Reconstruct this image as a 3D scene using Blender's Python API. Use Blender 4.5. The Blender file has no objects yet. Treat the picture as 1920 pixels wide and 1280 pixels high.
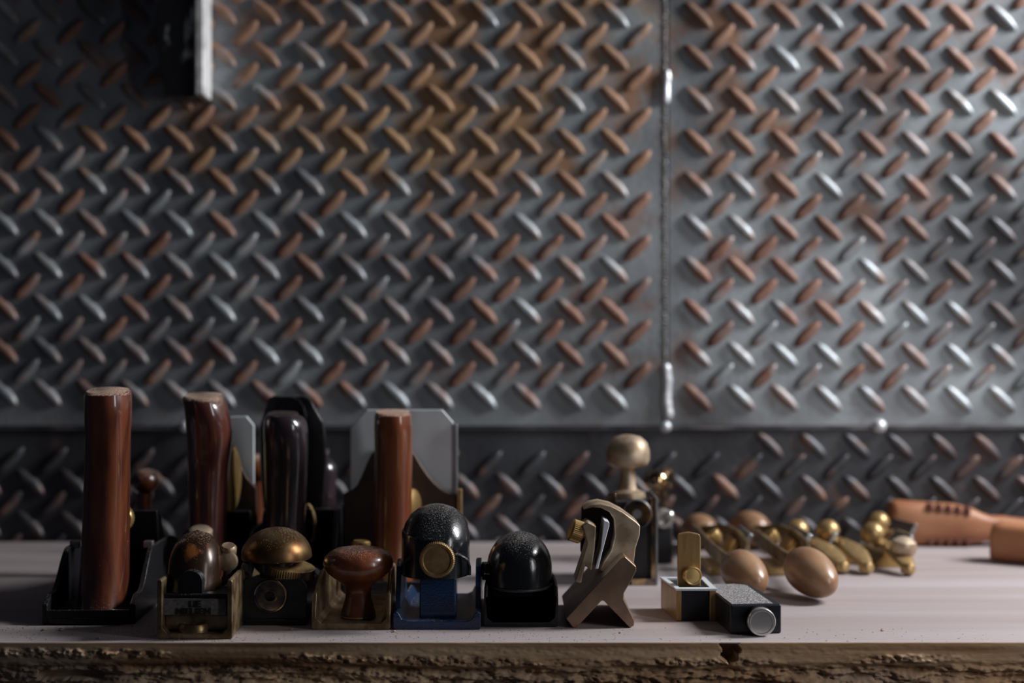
import bpy, bmesh, math, random
from mathutils import Vector, Matrix, noise
random.seed(7)
C = bpy.context.scene.collection
PI = math.pi
R = math.radians

# ------------------------------------------------------------------ camera, world, light
F = 2667.0            # focal length in pixels of the 1920 wide frame (50 mm lens)
CAMY, H = -0.808, 0.171   # camera distance in front of the bench edge and height above the bench top
cam_d = bpy.data.cameras.new('camera'); cam = bpy.data.objects.new('camera', cam_d); C.objects.link(cam)
cam_d.lens = 50; cam_d.sensor_width = 36; cam_d.clip_start = 0.01
cam.location = (0, CAMY, H); cam.rotation_euler = (R(90), 0, 0)
cam_d.dof.use_dof = True; cam_d.dof.focus_distance = 0.845; cam_d.dof.aperture_fstop = 4.0
bpy.context.scene.camera = cam

w = bpy.data.worlds.new('world'); bpy.context.scene.world = w; w.use_nodes = True
w.node_tree.nodes['Background'].inputs[0].default_value = (0.62, 0.68, 1.0, 1)
w.node_tree.nodes['Background'].inputs[1].default_value = 0.020
def rect_area_light(name, loc, target, sx, sy, power, col):
    l = bpy.data.lights.new(name, 'AREA'); l.shape = 'RECTANGLE'; l.size = sx; l.size_y = sy
    l.energy = power; l.color = col
    o = bpy.data.objects.new(name, l); C.objects.link(o); o.location = loc
    d = Vector(target) - Vector(loc); o.rotation_euler = d.to_track_quat('-Z', 'Y').to_euler()
    return o
rect_area_light('window_daylight', (1.00, 0.185, 0.72), (-0.2, 0.24, 0.05), 0.20, 0.44, 18.5, (0.98, 0.985, 1.0))
rect_area_light('front_fill_light', (0.52, -0.31, 0.21), (0.22, 0.0, 0.0), 0.06, 0.36, 0.95, (0.98, 0.985, 1.0))  # added fill lamp at front right, brightens the bench edge and tote highlights
vs = bpy.context.scene.view_settings
vs.view_transform = 'Standard'; vs.look = 'None'; vs.gamma = 1; vs.use_curve_mapping = False; vs.exposure = 0.0

def at(px, py, y):
    d = y - CAMY
    return Vector(((px-960)*d/F, y, H-(py-640)*d/F))

# ------------------------------------------------------------------ materials
def mat(name, base, rough=0.5, metal=0.0, alt=None, nscale=40, stretch=(1,1,1), nlo=.4, nhi=.6,
        bump=0, bscale=400, dust=0, dustcol=(.36,.30,.25), coat=0, rvar=0.0, spec=0.5, detail=4):
    m = bpy.data.materials.new(name); m.use_nodes = True; nt = m.node_tree; N = nt.nodes; K = nt.links
    b = N['Principled BSDF']
    b.inputs['Roughness'].default_value = rough; b.inputs['Metallic'].default_value = metal
    b.inputs['Specular IOR Level'].default_value = spec
    b.inputs['Coat Weight'].default_value = coat; b.inputs['Coat Roughness'].default_value = 0.08
    tc = N.new('ShaderNodeTexCoord')
    rgb = N.new('ShaderNodeRGB'); rgb.outputs[0].default_value = (*base, 1); col = rgb.outputs[0]
    if alt:
        mp = N.new('ShaderNodeMapping'); mp.inputs['Scale'].default_value = stretch
        K.new(tc.outputs['Object'], mp.inputs[0])
        no = N.new('ShaderNodeTexNoise'); no.inputs['Scale'].default_value = nscale; no.inputs['Detail'].default_value = detail
        K.new(mp.outputs[0], no.inputs['Vector'])
        mr = N.new('ShaderNodeMapRange'); mr.inputs[1].default_value = nlo; mr.inputs[2].default_value = nhi
        K.new(no.outputs[0], mr.inputs[0])
        mx = N.new('ShaderNodeMix'); mx.data_type = 'RGBA'
        K.new(mr.outputs[0], mx.inputs[0]); K.new(col, mx.inputs[6]); mx.inputs[7].default_value = (*alt, 1)
        col = mx.outputs[2]
    if rvar:
        no2 = N.new('ShaderNodeTexNoise'); no2.inputs['Scale'].default_value = 120; K.new(tc.outputs['Object'], no2.inputs['Vector'])
        r2 = N.new('ShaderNodeMapRange'); r2.inputs[3].default_value = max(.02, rough-rvar); r2.inputs[4].default_value = rough+rvar
        K.new(no2.outputs[0], r2.inputs[0]); K.new(r2.outputs[0], b.inputs['Roughness'])
    if bump:
        nb = N.new('ShaderNodeTexNoise'); nb.inputs['Scale'].default_value = bscale; nb.inputs['Detail'].default_value = 3
        K.new(tc.outputs['Object'], nb.inputs['Vector'])
        bp = N.new('ShaderNodeBump'); bp.inputs['Strength'].default_value = bump; bp.inputs['Distance'].default_value = .001
        K.new(nb.outputs[0], bp.inputs['Height']); K.new(bp.outputs[0], b.inputs['Normal'])
    if dust:   # sawdust that has settled on surfaces facing up: grains by noise, kept off steep sides
        ge = N.new('ShaderNodeNewGeometry'); sp = N.new('ShaderNodeSeparateXYZ'); K.new(ge.outputs['Normal'], sp.inputs[0])
        up = N.new('ShaderNodeMapRange'); up.inputs[1].default_value = .05; up.inputs[2].default_value = .95
        K.new(sp.outputs[2], up.inputs[0])
        g = N.new('ShaderNodeTexNoise'); g.inputs['Scale'].default_value = 1500; g.inputs['Detail'].default_value = 2
        K.new(ge.outputs['Position'], g.inputs['Vector'])
        g2 = N.new('ShaderNodeTexNoise'); g2.inputs['Scale'].default_value = 90; K.new(ge.outputs['Position'], g2.inputs['Vector'])
        a = N.new('ShaderNodeMath'); a.operation = 'MULTIPLY_ADD'   # up*0.35*dust + noise
        K.new(up.outputs[0], a.inputs[0]); a.inputs[1].default_value = .30*dust; K.new(g.outputs[0], a.inputs[2])
        a2 = N.new('ShaderNodeMath'); a2.operation = 'MULTIPLY_ADD'
        K.new(g2.outputs[0], a2.inputs[0]); a2.inputs[1].default_value = .18; K.new(a.outputs[0], a2.inputs[2])
        th = N.new('ShaderNodeMapRange'); th.inputs[1].default_value = .84; th.inputs[2].default_value = .98
        K.new(a2.outputs[0], th.inputs[0])
        db = N.new('ShaderNodeBsdfPrincipled'); db.inputs['Base Color'].default_value = (*dustcol, 1); db.inputs['Roughness'].default_value = .95
        db.inputs['Specular IOR Level'].default_value = .1
        K.new(col, b.inputs['Base Color'])
        ms = N.new('ShaderNodeMixShader'); K.new(th.outputs[0], ms.inputs[0]); K.new(b.outputs[0], ms.inputs[1]); K.new(db.outputs[0], ms.inputs[2])
        K.new(ms.outputs[0], N['Material Output'].inputs[0])
    else:
        K.new(col, b.inputs['Base Color'])
    return m

M = {}
M['iron'] = mat('black_iron', (.010,.010,.013), .38, 0, bump=.25, bscale=900, dust=.55, spec=.4)
M['iron_side'] = mat('dark_cast_iron', (.012,.012,.016), .5, 0, alt=(.03,.028,.03), dust=.35, spec=.4)
M['black_gloss'] = mat('black_enamel', (.009,.010,.012), .17, 0, bump=.12, bscale=1300, dust=.85, dustcol=(.22,.21,.20), rvar=.05, coat=.4)
M['tote'] = mat('polished_cherry', (.15,.040,.016), .32, 0, alt=(.07,.017,.008), nscale=60, stretch=(2,2,.25), coat=1.0, dust=1.3, dustcol=(.50,.36,.28))
M['tote_dark'] = mat('polished_rosewood', (.10,.028,.018), .28, 0, alt=(.035,.01,.01), nscale=60, stretch=(2,2,.25), coat=1.0, dust=1.3, dustcol=(.50,.36,.28))
M['tote_orange'] = mat('polished_pale_cherry', (.20,.056,.018), .30, 0, alt=(.11,.028,.010), nscale=60, stretch=(2,2,.25), coat=1.0, dust=1.3, dustcol=(.50,.36,.28))
M['ebony'] = mat('ebonised_wood', (.016,.012,.016), .26, 0, alt=(.03,.016,.02), nscale=50, stretch=(2,2,.3), coat=1.0)
M['knobwood'] = mat('dusty_rosewood', (.17,.045,.016), .30, 0, alt=(.09,.025,.01), nscale=50, stretch=(2,2,.3), coat=.3, dust=.85, dustcol=(.33,.24,.2))
M['bronze'] = mat('aged_bronze', (.30,.20,.10), .36, .85, alt=(.16,.09,.045), nscale=70, dust=.6, rvar=.08, bump=.15, bscale=500)
M['bronze_edge'] = mat('dusty_bronze_casting', (.34,.25,.14), .42, .75, alt=(.13,.08,.04), nscale=90, dust=.6, bump=.2)
M['bronze_dome'] = mat('polished_bronze_cap', (.27,.18,.08), .34, .9, alt=(.12,.055,.02), nscale=50, dust=.65, dustcol=(.30,.22,.16), rvar=.05)
M['amber'] = mat('browned_bronze_cap', (.035,.017,.009), .26, .35, alt=(.30,.10,.025), nscale=70, nlo=.56, nhi=.68, dust=.75, dustcol=(.28,.2,.14))
M['tan_bronze'] = mat('satin_bronze', (.55,.43,.31), .45, .5, alt=(.27,.19,.12), nscale=60, dust=.35, bump=.12, bscale=600)
M['brown_bronze'] = mat('brown_patinated_bronze', (.24,.155,.105), .38, .6, alt=(.36,.26,.18), nscale=55, nlo=.45, nhi=.7, dust=.3, bump=.15, bscale=700)
M['bell'] = mat('brown_bronze_cap_iron', (.085,.058,.045), .5, .45, alt=(.06,.04,.03), nscale=50)
M['brass'] = mat('brass', (.50,.33,.13), .32, .75, alt=(.36,.22,.08), nscale=60, rvar=.06)
M['brass_brushed'] = mat('brushed_brass', (.42,.26,.11), .38, .55, alt=(.33,.20,.08), nscale=70, stretch=(4,4,.4), bump=.15, bscale=900)
M['brass_dusty'] = mat('dusty_brass', (.44,.30,.14), .38, .6, alt=(.35,.22,.09), nscale=200, dust=.45, dustcol=(.3,.22,.13))
M['frame_brass'] = mat('dark_tarnished_brass', (.26,.18,.09), .36, .65, alt=(.13,.08,.04), nscale=80)
M['steel'] = mat('ground_steel', (.42,.44,.46), .33, .9, alt=(.32,.33,.35), nscale=60)
M['blade'] = mat('satin_blade_steel', (.72,.77,.80), .50, .15, alt=(.60,.65,.68), nscale=25)
M['steel_dark'] = mat('grey_steel', (.16,.165,.18), .42, .8, alt=(.10,.10,.12), nscale=80)
M['chrome'] = mat('bright_steel', (.62,.60,.58), .24, .75)
M['blade_edge'] = mat('polished_blade_bevel', (.80,.84,.90), .35, .2)
M['blue'] = mat('blue_enamel', (.004,.028,.085), .28, 0, alt=(.004,.015,.05), nscale=60, dust=.55, dustcol=(.33,.29,.25), coat=.3, bump=.4, bscale=900)
M['grit'] = mat('grit_pad', (.13,.12,.12), .8, 0, alt=(.60,.57,.57), nscale=1400, nlo=.50, nhi=.64, bump=.8, bscale=1400)
M['black_box'] = mat('black_anodised_metal', (.012,.014,.018), .35, .2, spec=.5)
M['boxwood'] = mat('waxed_boxwood', (.36,.215,.125), .34, 0, alt=(.24,.125,.065), nscale=30, stretch=(.6,2,2), coat=.15, dust=.1)
M['handle'] = mat('beech_handle', (.38,.165,.078), .5, 0, alt=(.29,.11,.05), nscale=25, stretch=(.5,2,2))
M['grip_dark'] = mat('dark_handle_groove', (.12,.035,.02), .6)
M['post'] = mat('scuffed_black_paint', (.010,.010,.012), .30, 0, alt=(.40,.43,.46), nscale=26, stretch=(1.6,1,.7), nlo=.54, nhi=.62, bump=.5, bscale=120)
M['post_lit_side'] = mat('post_lit_side_tone', (.80,.80,.80), .5, .2, alt=(.5,.5,.5), nscale=60, bump=.6, bscale=200)  # near-white colour holds the light falling on the black post's right side
M['weld'] = mat('bright_weld_metal', (.80,.82,.86), .42, .45, alt=(.6,.62,.66), nscale=90)
M['weld_dull'] = mat('dull_weld_metal', (.08,.07,.07), .45, .6, alt=(.18,.17,.17), nscale=200)
M['joint'] = mat('worn_steel_joint', (.16,.15,.15), .5, .3, alt=(.06,.055,.06), nscale=30)
M['shaving'] = mat('wood_shaving', (.45,.32,.23), .8, 0, alt=(.3,.2,.14), nscale=300)
M['floor'] = mat('grey_concrete', (.12,.115,.11), .85, 0, alt=(.08,.078,.075), nscale=6, bump=.3, bscale=60)
M['letter'] = mat('raised_black_letters', (.02,.019,.019), .4, 0, dust=.2)
M['plaque'] = mat('dusty_black_recess', (.11,.10,.10), .7, 0, alt=(.18,.165,.16), nscale=500)

def steel_plate_material(dark=False):
    m = bpy.data.materials.new('dark_tread_plate' if dark else 'rusty_tread_plate'); m.use_nodes = True; nt = m.node_tree; N = nt.nodes; K = nt.links
    b = N['Principled BSDF']
    tc = N.new('ShaderNodeTexCoord')
    def nz(s, det=4, st=(1,1,1), off=0):
        mp = N.new('ShaderNodeMapping'); mp.inputs['Scale'].default_value = st; mp.inputs['Location'].default_value = (off, off*.3, off*.7)
        K.new(tc.outputs['Object'], mp.inputs[0])
        n = N.new('ShaderNodeTexNoise'); n.inputs['Scale'].default_value = s; n.inputs['Detail'].default_value = det
        K.new(mp.outputs[0], n.inputs['Vector']); return n.outputs[0]
    def rng(v, a, c, d0=0., d1=1.):
        r = N.new('ShaderNodeMapRange'); r.inputs[1].default_value = a; r.inputs[2].default_value = c
        r.inputs[3].default_value = d0; r.inputs[4].default_value = d1; K.new(v, r.inputs[0]); return r.outputs[0]
    def math_(op, a, c, e=None):
        n = N.new('ShaderNodeMath'); n.operation = op
        for i, v in enumerate((a, c, e)):
            if v is None: continue
            if isinstance(v, (int, float)): n.inputs[i].default_value = v
            else: K.new(v, n.inputs[i])
        return n.outputs[0]
    def mix(f, a, c):
        n = N.new('ShaderNodeMix'); n.data_type = 'RGBA'; K.new(f, n.inputs[0])
        for i, v in ((6, a), (7, c)):
            if isinstance(v, tuple): n.inputs[i].default_value = (*v, 1)
            else: K.new(v, n.inputs[i])
        return n.outputs[2]
    at_ = N.new('ShaderNodeAttribute'); at_.attribute_name = 'wear'   # r rust amount, g ochre amount, b raised lug
    sp = N.new('ShaderNodeSeparateColor'); K.new(at_.outputs['Color'], sp.inputs[0])
    rust, ochre, lug = sp.outputs[0], sp.outputs[1], sp.outputs[2]
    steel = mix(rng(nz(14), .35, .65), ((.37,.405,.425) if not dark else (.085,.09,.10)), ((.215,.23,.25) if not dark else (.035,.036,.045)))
    red = mix(rng(nz(40, off=3), .35, .65), (.17,.075,.05), (.30,.165,.12))
    och = mix(rng(nz(30, off=5), .35, .65), (.36,.225,.11), (.22,.13,.065))
    rcol = mix(ochre, red, och)
    v = math_('MULTIPLY', nz(24, 9, off=1), 1.35)
    v = math_('MULTIPLY_ADD', rust, 1.3, v)
    v = math_('MULTIPLY_ADD', lug, .19, v)
    rf = rng(v, .84, 1.10)
    grime = mix(rng(nz(5.5, 5, off=11), .50, .66, 0, .75), mix(rf, steel, rcol), (.028,.026,.030))
    K.new(grime, b.inputs['Base Color'])
    K.new(rng(rf, 0, 1, .45, .12), b.inputs['Metallic'])
    K.new(rng(rf, 0, 1, .46, .60), b.inputs['Roughness'])
    bp = N.new('ShaderNodeBump'); bp.inputs['Strength'].default_value = .35; bp.inputs['Distance'].default_value = .001
    K.new(nz(220, 4), bp.inputs['Height']); K.new(bp.outputs[0], b.inputs['Normal'])
    return m
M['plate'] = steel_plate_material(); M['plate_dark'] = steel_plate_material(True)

def wood_material(name, top):
    m = bpy.data.materials.new(name); m.use_nodes = True; nt = m.node_tree; N = nt.nodes; K = nt.links
    b = N['Principled BSDF']; b.inputs['Roughness'].default_value = .62 if top else .8
    b.inputs['Specular IOR Level'].default_value = .35 if top else .15
    tc = N.new('ShaderNodeTexCoord')
    def nz(s, st, det=5, off=0):
        mp = N.new('ShaderNodeMapping'); mp.inputs['Scale'].default_value = st; mp.inputs['Location'].default_value = (off, off, off)
        K.new(tc.outputs['Object'], mp.inputs[0])
        n = N.new('ShaderNodeTexNoise'); n.inputs['Scale'].default_value = s; n.inputs['Detail'].default_value = det
        K.new(mp.outputs[0], n.inputs['Vector']); return n.outputs[0]
    def rng(v, a, c, d0=0., d1=1.):
        r = N.new('ShaderNodeMapRange'); r.inputs[1].default_value = a; r.inputs[2].default_value = c
        r.inputs[3].default_value = d0; r.inputs[4].default_value = d1; K.new(v, r.inputs[0]); return r.outputs[0]
    def mix(f, a, c):
        n = N.new('ShaderNodeMix'); n.data_type = 'RGBA'; K.new(f, n.inputs[0])
        for i, v in ((6, a), (7, c)):
            if isinstance(v, tuple): n.inputs[i].default_value = (*v, 1)
            else: K.new(v, n.inputs[i])
        return n.outputs[2]
    if top:
        c = mix(rng(nz(16, (.12, 1.6, 1)), .35, .68), (.42,.375,.385), (.34,.28,.27))
        c = mix(rng(nz(5, (.5, 1.2, 1), off=4), .48, .75, 0, .55), c, (.33,.29,.29))
        c = mix(rng(nz(260, (.15, 3, 1), off=9), .66, .74, 0, .35), c, (.25,.17,.13))
        c = mix(rng(nz(1300, (1, 1, 1), off=2), .66, .72, 0, .6), c, (.66,.56,.49))
    else:
        c = mix(rng(nz(22, (.12, 1, 2.2)), .40, .62), (.40,.25,.145), (.72,.52,.33))
        c = mix(rng(nz(34, (.10, 1, 3), off=6), .52, .70), c, (.17,.075,.033))
        c = mix(rng(nz(9, (.6, 1, 3), off=3), .52, .66, 0, .7), c, (.36,.28,.22))
    K.new(c, b.inputs['Base Color'])
    bp = N.new('ShaderNodeBump'); bp.inputs['Strength'].default_value = .15 if top else .6; bp.inputs['Distance'].default_value = .001
    K.new(nz(300, (.2, 1.5, 1.5)), bp.inputs['Height']); K.new(bp.outputs[0], b.inputs['Normal'])
    return m
M['bench_top'] = wood_material('pale_bench_ply', True)
M['bench_edge'] = wood_material('torn_bench_edge', False)

# ------------------------------------------------------------------ mesh helpers
def link(name, me, parent=None, kind=None):
    o = bpy.data.objects.new(name, me); C.objects.link(o)
    if parent: o.parent = parent
    if kind: o['kind'] = kind
    return o
def obj(name, bm, m, parent=None, bevel=0, seg=2, smooth=40, kind=None, label=None):
    bmesh.ops.recalc_face_normals(bm, faces=bm.faces)
    for f in bm.faces: f.smooth = True
    ang = R(smooth)
    for e in bm.edges:
        if len(e.link_faces) == 2 and e.calc_face_angle(0) > ang: e.smooth = False
    me = bpy.data.meshes.new(name); bm.to_mesh(me); bm.free()
    for mm in (m if isinstance(m, (list, tuple)) else [m]): me.materials.append(mm)
    o = link(name, me, parent, kind)
    if bevel:
        b = o.modifiers.new('bevel', 'BEVEL'); b.width = bevel; b.segments = seg; b.limit_method = 'ANGLE'; b.angle_limit = R(35)
        b.harden_normals = True
    if label: o['label'] = label
    return o
def thing(name, label, cat, loc=(0,0,0), rotz=0, group=None):
    o = bpy.data.objects.new(name, None); C.objects.link(o); o.empty_display_size = .01
    o.location = loc; o.rotation_euler = (0, 0, rotz); o['label'] = label; o['category'] = cat
    if group: o['group'] = group
    return o
def box(bm, x0, x1, y0, y1, z0, z1, mtx=None):
    vs_ = [bm.verts.new(v) for v in ((x0,y0,z0),(x1,y0,z0),(x1,y1,z0),(x0,y1,z0),(x0,y0,z1),(x1,y0,z1),(x1,y1,z1),(x0,y1,z1))]
    if mtx:
        for v in vs_: v.co = mtx @ v.co
    for f in ((0,3,2,1),(4,5,6,7),(0,1,5,4),(1,2,6,5),(2,3,7,6),(3,0,4,7)): bm.faces.new([vs_[i] for i in f])
def prism(bm, pts, a0, a1, axis='y', mtx=None, taper=None):
    # pts: 2D outline; extruded along axis. axis y: (x,z); x: (y,z); z: (x,y)
    def mk(p, a):
        u, v = p
        c = (u, a, v) if axis == 'y' else (a, u, v) if axis == 'x' else (u, v, a)
        c = Vector(c)
        return mtx @ c if mtx else c
    A = [bm.verts.new(mk(p, a0)) for p in pts]
    B = [bm.verts.new(mk(taper(p) if taper else p, a1)) for p in pts]
    n = len(pts); bm.faces.new(A); bm.faces.new(B[::-1])
    for i in range(n): bm.faces.new([A[i], A[(i+1) % n], B[(i+1) % n], B[i]])
def loft(bm, rings, cap=True):
    L = [[bm.verts.new(v) for v in r] for r in rings]
    n = len(L[0])
    for a, b_ in zip(L, L[1:]):
        for i in range(n): bm.faces.new([a[i], a[(i+1) % n], b_[(i+1) % n], b_[i]])
    if cap: bm.faces.new(L[0][::-1]); bm.faces.new(L[-1])
def sering(c, rx, ry, e=2.0, n=32, ux=Vector((1,0,0)), uy=Vector((0,1,0))):
    out = []
    for i in range(n):
        t = 2*PI*i/n; ct, st = math.cos(t), math.sin(t)
        out.append(Vector(c) + ux*rx*math.copysign(abs(ct)**(2/e), ct) + uy*ry*math.copysign(abs(st)**(2/e), st))
    return out
def axes(d):
    d = Vector(d).normalized(); h = Vector((0,0,1)) if abs(d.z) < .9 else Vector((0,1,0))
    ux = h.cross(d).normalized(); return ux, d.cross(ux).normalized(), d
def lathe(bm, origin, axis, prof, n=40, teeth=None, sx=1):
    # prof: (radius, distance along axis); teeth: set of profile indexes whose ring is knurled
    ux, uy, d = axes(axis); rings = []
    for k, (r, h) in enumerate(prof):
        ring = []
        for i in range(n):
            t = 2*PI*i/n; rr = max(r, 1e-5)
            if teeth and k in teeth and i % 2: rr *= .955
            ring.append(Vector(origin) + d*h + ux*rr*math.cos(t)*sx + uy*rr*math.sin(t))
        rings.append(ring)
    loft(bm, rings)
def screw_disc(bm, origin, axis, r, h, n=64, bev=.12):
    b_ = r*bev
    lathe(bm, origin, axis, [(r-b_, 0), (r, b_), (r, h-b_), (r-b_, h), (r*.80, h), (r*.74, h-b_*.8), (r*.25, h-b_*.4), (0, h-b_*.4)], n, {1, 2})
def tube(bm, pts, r, n=10):
    rings = []
    for i, p in enumerate(pts):
        a = Vector(pts[max(i-1, 0)]); b_ = Vector(pts[min(i+1, len(pts)-1)])
        ux, uy, d = axes(b_-a); rr = r[i] if isinstance(r, (list, tuple)) else r
        rings.append(sering(p, rr, rr, 2, n, ux, uy))
    loft(bm, rings)
def N_(): return bmesh.new()

class Tool:
    """a thing placed on the bench: px, y of its foot; L() turns a point of the view at depth y into its own frame"""
    def __init__(s, name, label, cat, x, y, yaw=0, group=None):
        s.root = thing(name, label, cat, (x, y, 0), yaw, group)
        s.inv = (Matrix.Translation((x, y, 0)) @ Matrix.Rotation(yaw, 4, 'Z')).inverted()
    def L(s, px, py, y): return s.inv @ at(px, py, y)
    def loft_px(s, rows, e=2.4, n=36, tip=None):
        # rows: (py, px left, px right, world y of centre, half depth)
        rings = []
        for py, xl, xr, y, ry in rows:
            c = s.L((xl+xr)/2, py, y); rx = (xr-xl)/2*(y-CAMY)/F
            rings.append(sering(c, rx, ry, e, n))
        return rings
def tone_rows(top, bot, n, f): return [f(top+(bot-top)*i/n) for i in range(n+1)]

# ------------------------------------------------------------------ the wall of tread plate
WY = 0.412
wall = link('wall_back', None, None, 'structure'); 
bm = N_(); box(bm, -1.2, 1.6, WY+.006, WY+.08, -.9, 1.2)
obj('wall_backing', bm, M['iron_side'], wall)
# how rusty (0-9) and how ochre (0-9) the wall is, sampled over the sheet: rows from the top down
RUST = ["55555667777766666",
        "55555678877766655",
        "55556778777766654",
        "44567788876665654",
        "33334455555666553",
        "22333334456555321",
        "22223334566543311",
        "22223344455432210",
        "22223333344321100",
        "22333333333332222"]
OCH =  ["34455567777654433",
        "34455677776544333",
        "34556788875554332",
        "45678999876544322",
        "22333445543333211",
        "11111222221111100",
        "00111222220000000",
        "00001111111000000",
        "11112222236200000",
        "11111122222222211"]
def field(tab, px, py):
    u = min(max(px/1920*16, 0), 15.999); v = min(max(py/900*9, 0), 8.999)
    i, j = int(u), int(v); a, b_ = u-i, v-j
    g = lambda jj, ii: int(tab[jj][ii])/9
    return (g(j,i)*(1-a)+g(j,i+1)*a)*(1-b_) + (g(j+1,i)*(1-a)+g(j+1,i+1)*a)*b_
KW = (WY-CAMY)/F
def wpx(x, z): return 960+x/KW, 640-(z-H)/KW
def plate(name, x0, x1, z0, z1, phase, thick, parent, label, margin=.003):
    bm = N_(); cl = bm.loops.layers.color.new('wear')
    yf = WY-thick
    def paint(face, lug, extra=0):
        for lp in face.loops:
            px, py = wpx(lp.vert.co.x, lp.vert.co.z)
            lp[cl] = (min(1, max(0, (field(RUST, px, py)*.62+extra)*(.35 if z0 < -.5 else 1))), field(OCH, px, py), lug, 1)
    nx = max(1, int((x1-x0)/.02)); nz_ = max(1, int((z1-z0)/.02))
    g = [[bm.verts.new((x0+(x1-x0)*i/nx, yf, z0+(z1-z0)*j/nz_)) for i in range(nx+1)] for j in range(nz_+1)]
    for j in range(nz_):
        for i in range(nx): paint(bm.faces.new([g[j][i], g[j][i+1], g[j+1][i+1], g[j+1][i]]), 0)
    for edge in ([g[0][i] for i in range(nx+1)], [g[-1][i] for i in range(nx+1)], [g[j][0] for j in range(nz_+1)], [g[j][-1] for j in range(nz_+1)]):
        bk = [bm.verts.new((v.co.x, WY+.006, v.co.z)) for v in edge]
        for i in range(len(edge)-1): paint(bm.faces.new([edge[i], edge[i+1], bk[i+1], bk[i]]), 0)
    # lugs: pointed ovals leaning left and right in turn
    PX, PZ = 81.4*KW, 79.3*KW; hl, hw, hh = .0163, .0053, .0040
    def lug(cx, cz, ang):
        if cx-hl*.8 < x0+margin or cx+hl*.8 > x1-margin or cz-hl*.75 < z0+margin*.3 or cz+hl*.75 > z1-margin*.3: return
        ex = random.uniform(-.13, .22) + (.10 if ang > 0 else 0); ca, sa = math.cos(ang), math.sin(ang)
        nu, nv = 12, 6; G = []
        for i in range(nu+1):
            u = -1+2*i/nu; wd = hw*(max(0, 1-abs(u)**2.4))**.62+1e-5; ht = hh*(max(0, 1-u**4))**.5
            row = []
            for j in range(nv+1):
                v = -1+2*j/nv
                q = (0, .70, .97, 1, .97, .70, 0)[j]
                a, b_ = u*hl, v*wd
                row.append(bm.verts.new((cx+a*ca-b_*sa, yf-ht*q+(.0002 if j in (0, nv) else 0), cz+a*sa+b_*ca)))
            G.append(row)
        for i in range(nu):
            for j in range(nv): paint(bm.faces.new([G[i][j], G[i+1][j], G[i+1][j+1], G[i][j+1]]), 1, ex)
    tilt = R(-.45)
    ox, oz = phase; bx, bz = (ox-960)*KW, H-(oz-640)*KW
    for i in range(-30, 40):
        for j in range(-30, 30):
            for (dx, dz, an) in ((0, 0, R(-44)), (-.47, -.5, R(44))):
                ux, uz = (i+dx)*PX, (j+dz)*PZ
                X = bx+ux*math.cos(tilt)-uz*math.sin(tilt)*.3; Z = bz+uz+ux*math.sin(tilt)
                if x0 < X < x1 and z0 < Z < z1 and -.75 < X < .75 and Z < .62 and Z > -.12: lug(X, Z, an)
    bmesh.ops.recalc_face_normals(bm, faces=bm.faces)
    for f in bm.faces: f.smooth = True
    for e in bm.edges:
        if len(e.link_faces) == 2 and e.calc_face_angle(0) > R(60): e.smooth = False
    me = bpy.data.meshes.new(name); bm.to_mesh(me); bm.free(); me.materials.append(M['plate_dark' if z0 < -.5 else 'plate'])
    o = link(name, me, parent)
    # the open sheet's normals must look at the room
    o['label'] = label
    return o
zs = H-(797-640)*KW; xs = (1252.5-960)*KW; zl = H-(807-640)*KW
plate('tread_plate', -1.2, xs-.0006, zs, 1.2, (500, 183), .004, wall, 'upper left tread plate, brown with rust')
plate('tread_plate', xs+.0006, 1.6, zs, 1.2, (1308, 30), .003, wall, 'upper right tread plate, grey with red rust')
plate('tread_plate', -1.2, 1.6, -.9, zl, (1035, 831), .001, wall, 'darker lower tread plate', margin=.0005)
bm = N_(); box(bm, -1.2, 1.6, WY-.0035, WY+.006, zl+.0008, zs-.0008); obj('joint_strip', bm, M['joint'], wall, bevel=.0008)
# vertical worn weld line left of the joint: little overlapping beads
bm = N_(); z = zs
while z < .62:
    r = random.uniform(.0017, .0024); lathe(bm, (xs-.0035+random.uniform(-.0006, .0006), WY-.0035, z), (0,-1,0), [(r,0),(r*.8,.0009),(r*.35,.0014),(0,.0015)], 12)
    z += random.uniform(.0022, .004)
obj('weld_line', bm, M['weld_dull'], wall)
def bead(pts, r, lab):
    bm = N_(); ps = []; rs = []
    for (a, b_) in zip(pts, pts[1:]):
        for k in range(6):
            t = k/6; ps.append(at(a[0]+(b_[0]-a[0])*t, a[1]+(b_[1]-a[1])*t, WY-.005)); rs.append(r*random.uniform(.85, 1.1))
    ps.append(at(*pts[-1], WY-.005)); rs.append(r*.7); rs[0] = r*.7
    tube(bm, ps, rs, 12); obj('weld_bead', bm, M['weld'], wall, label=lab)
bead([(1251,133),(1249,165),(1248,193)], .0034, 'bright upper weld bead')
bead([(1248,683),(1251,715),(1249,750),(1254,783)], .0042, 'bright lower weld bead')
for (px, py, r) in ((1246,800,.0052), (1647,799,.0062), (347,800,.0048)):
    bm = N_(); lathe(bm, at(px, py, WY-.001), (.3,-1,.3), [(r,0),(r*1.02,.002),(r*.75,.005),(r*.3,.0065),(0,.0067)], 20)
    obj('tack_weld', bm, M['weld'], wall)

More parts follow.
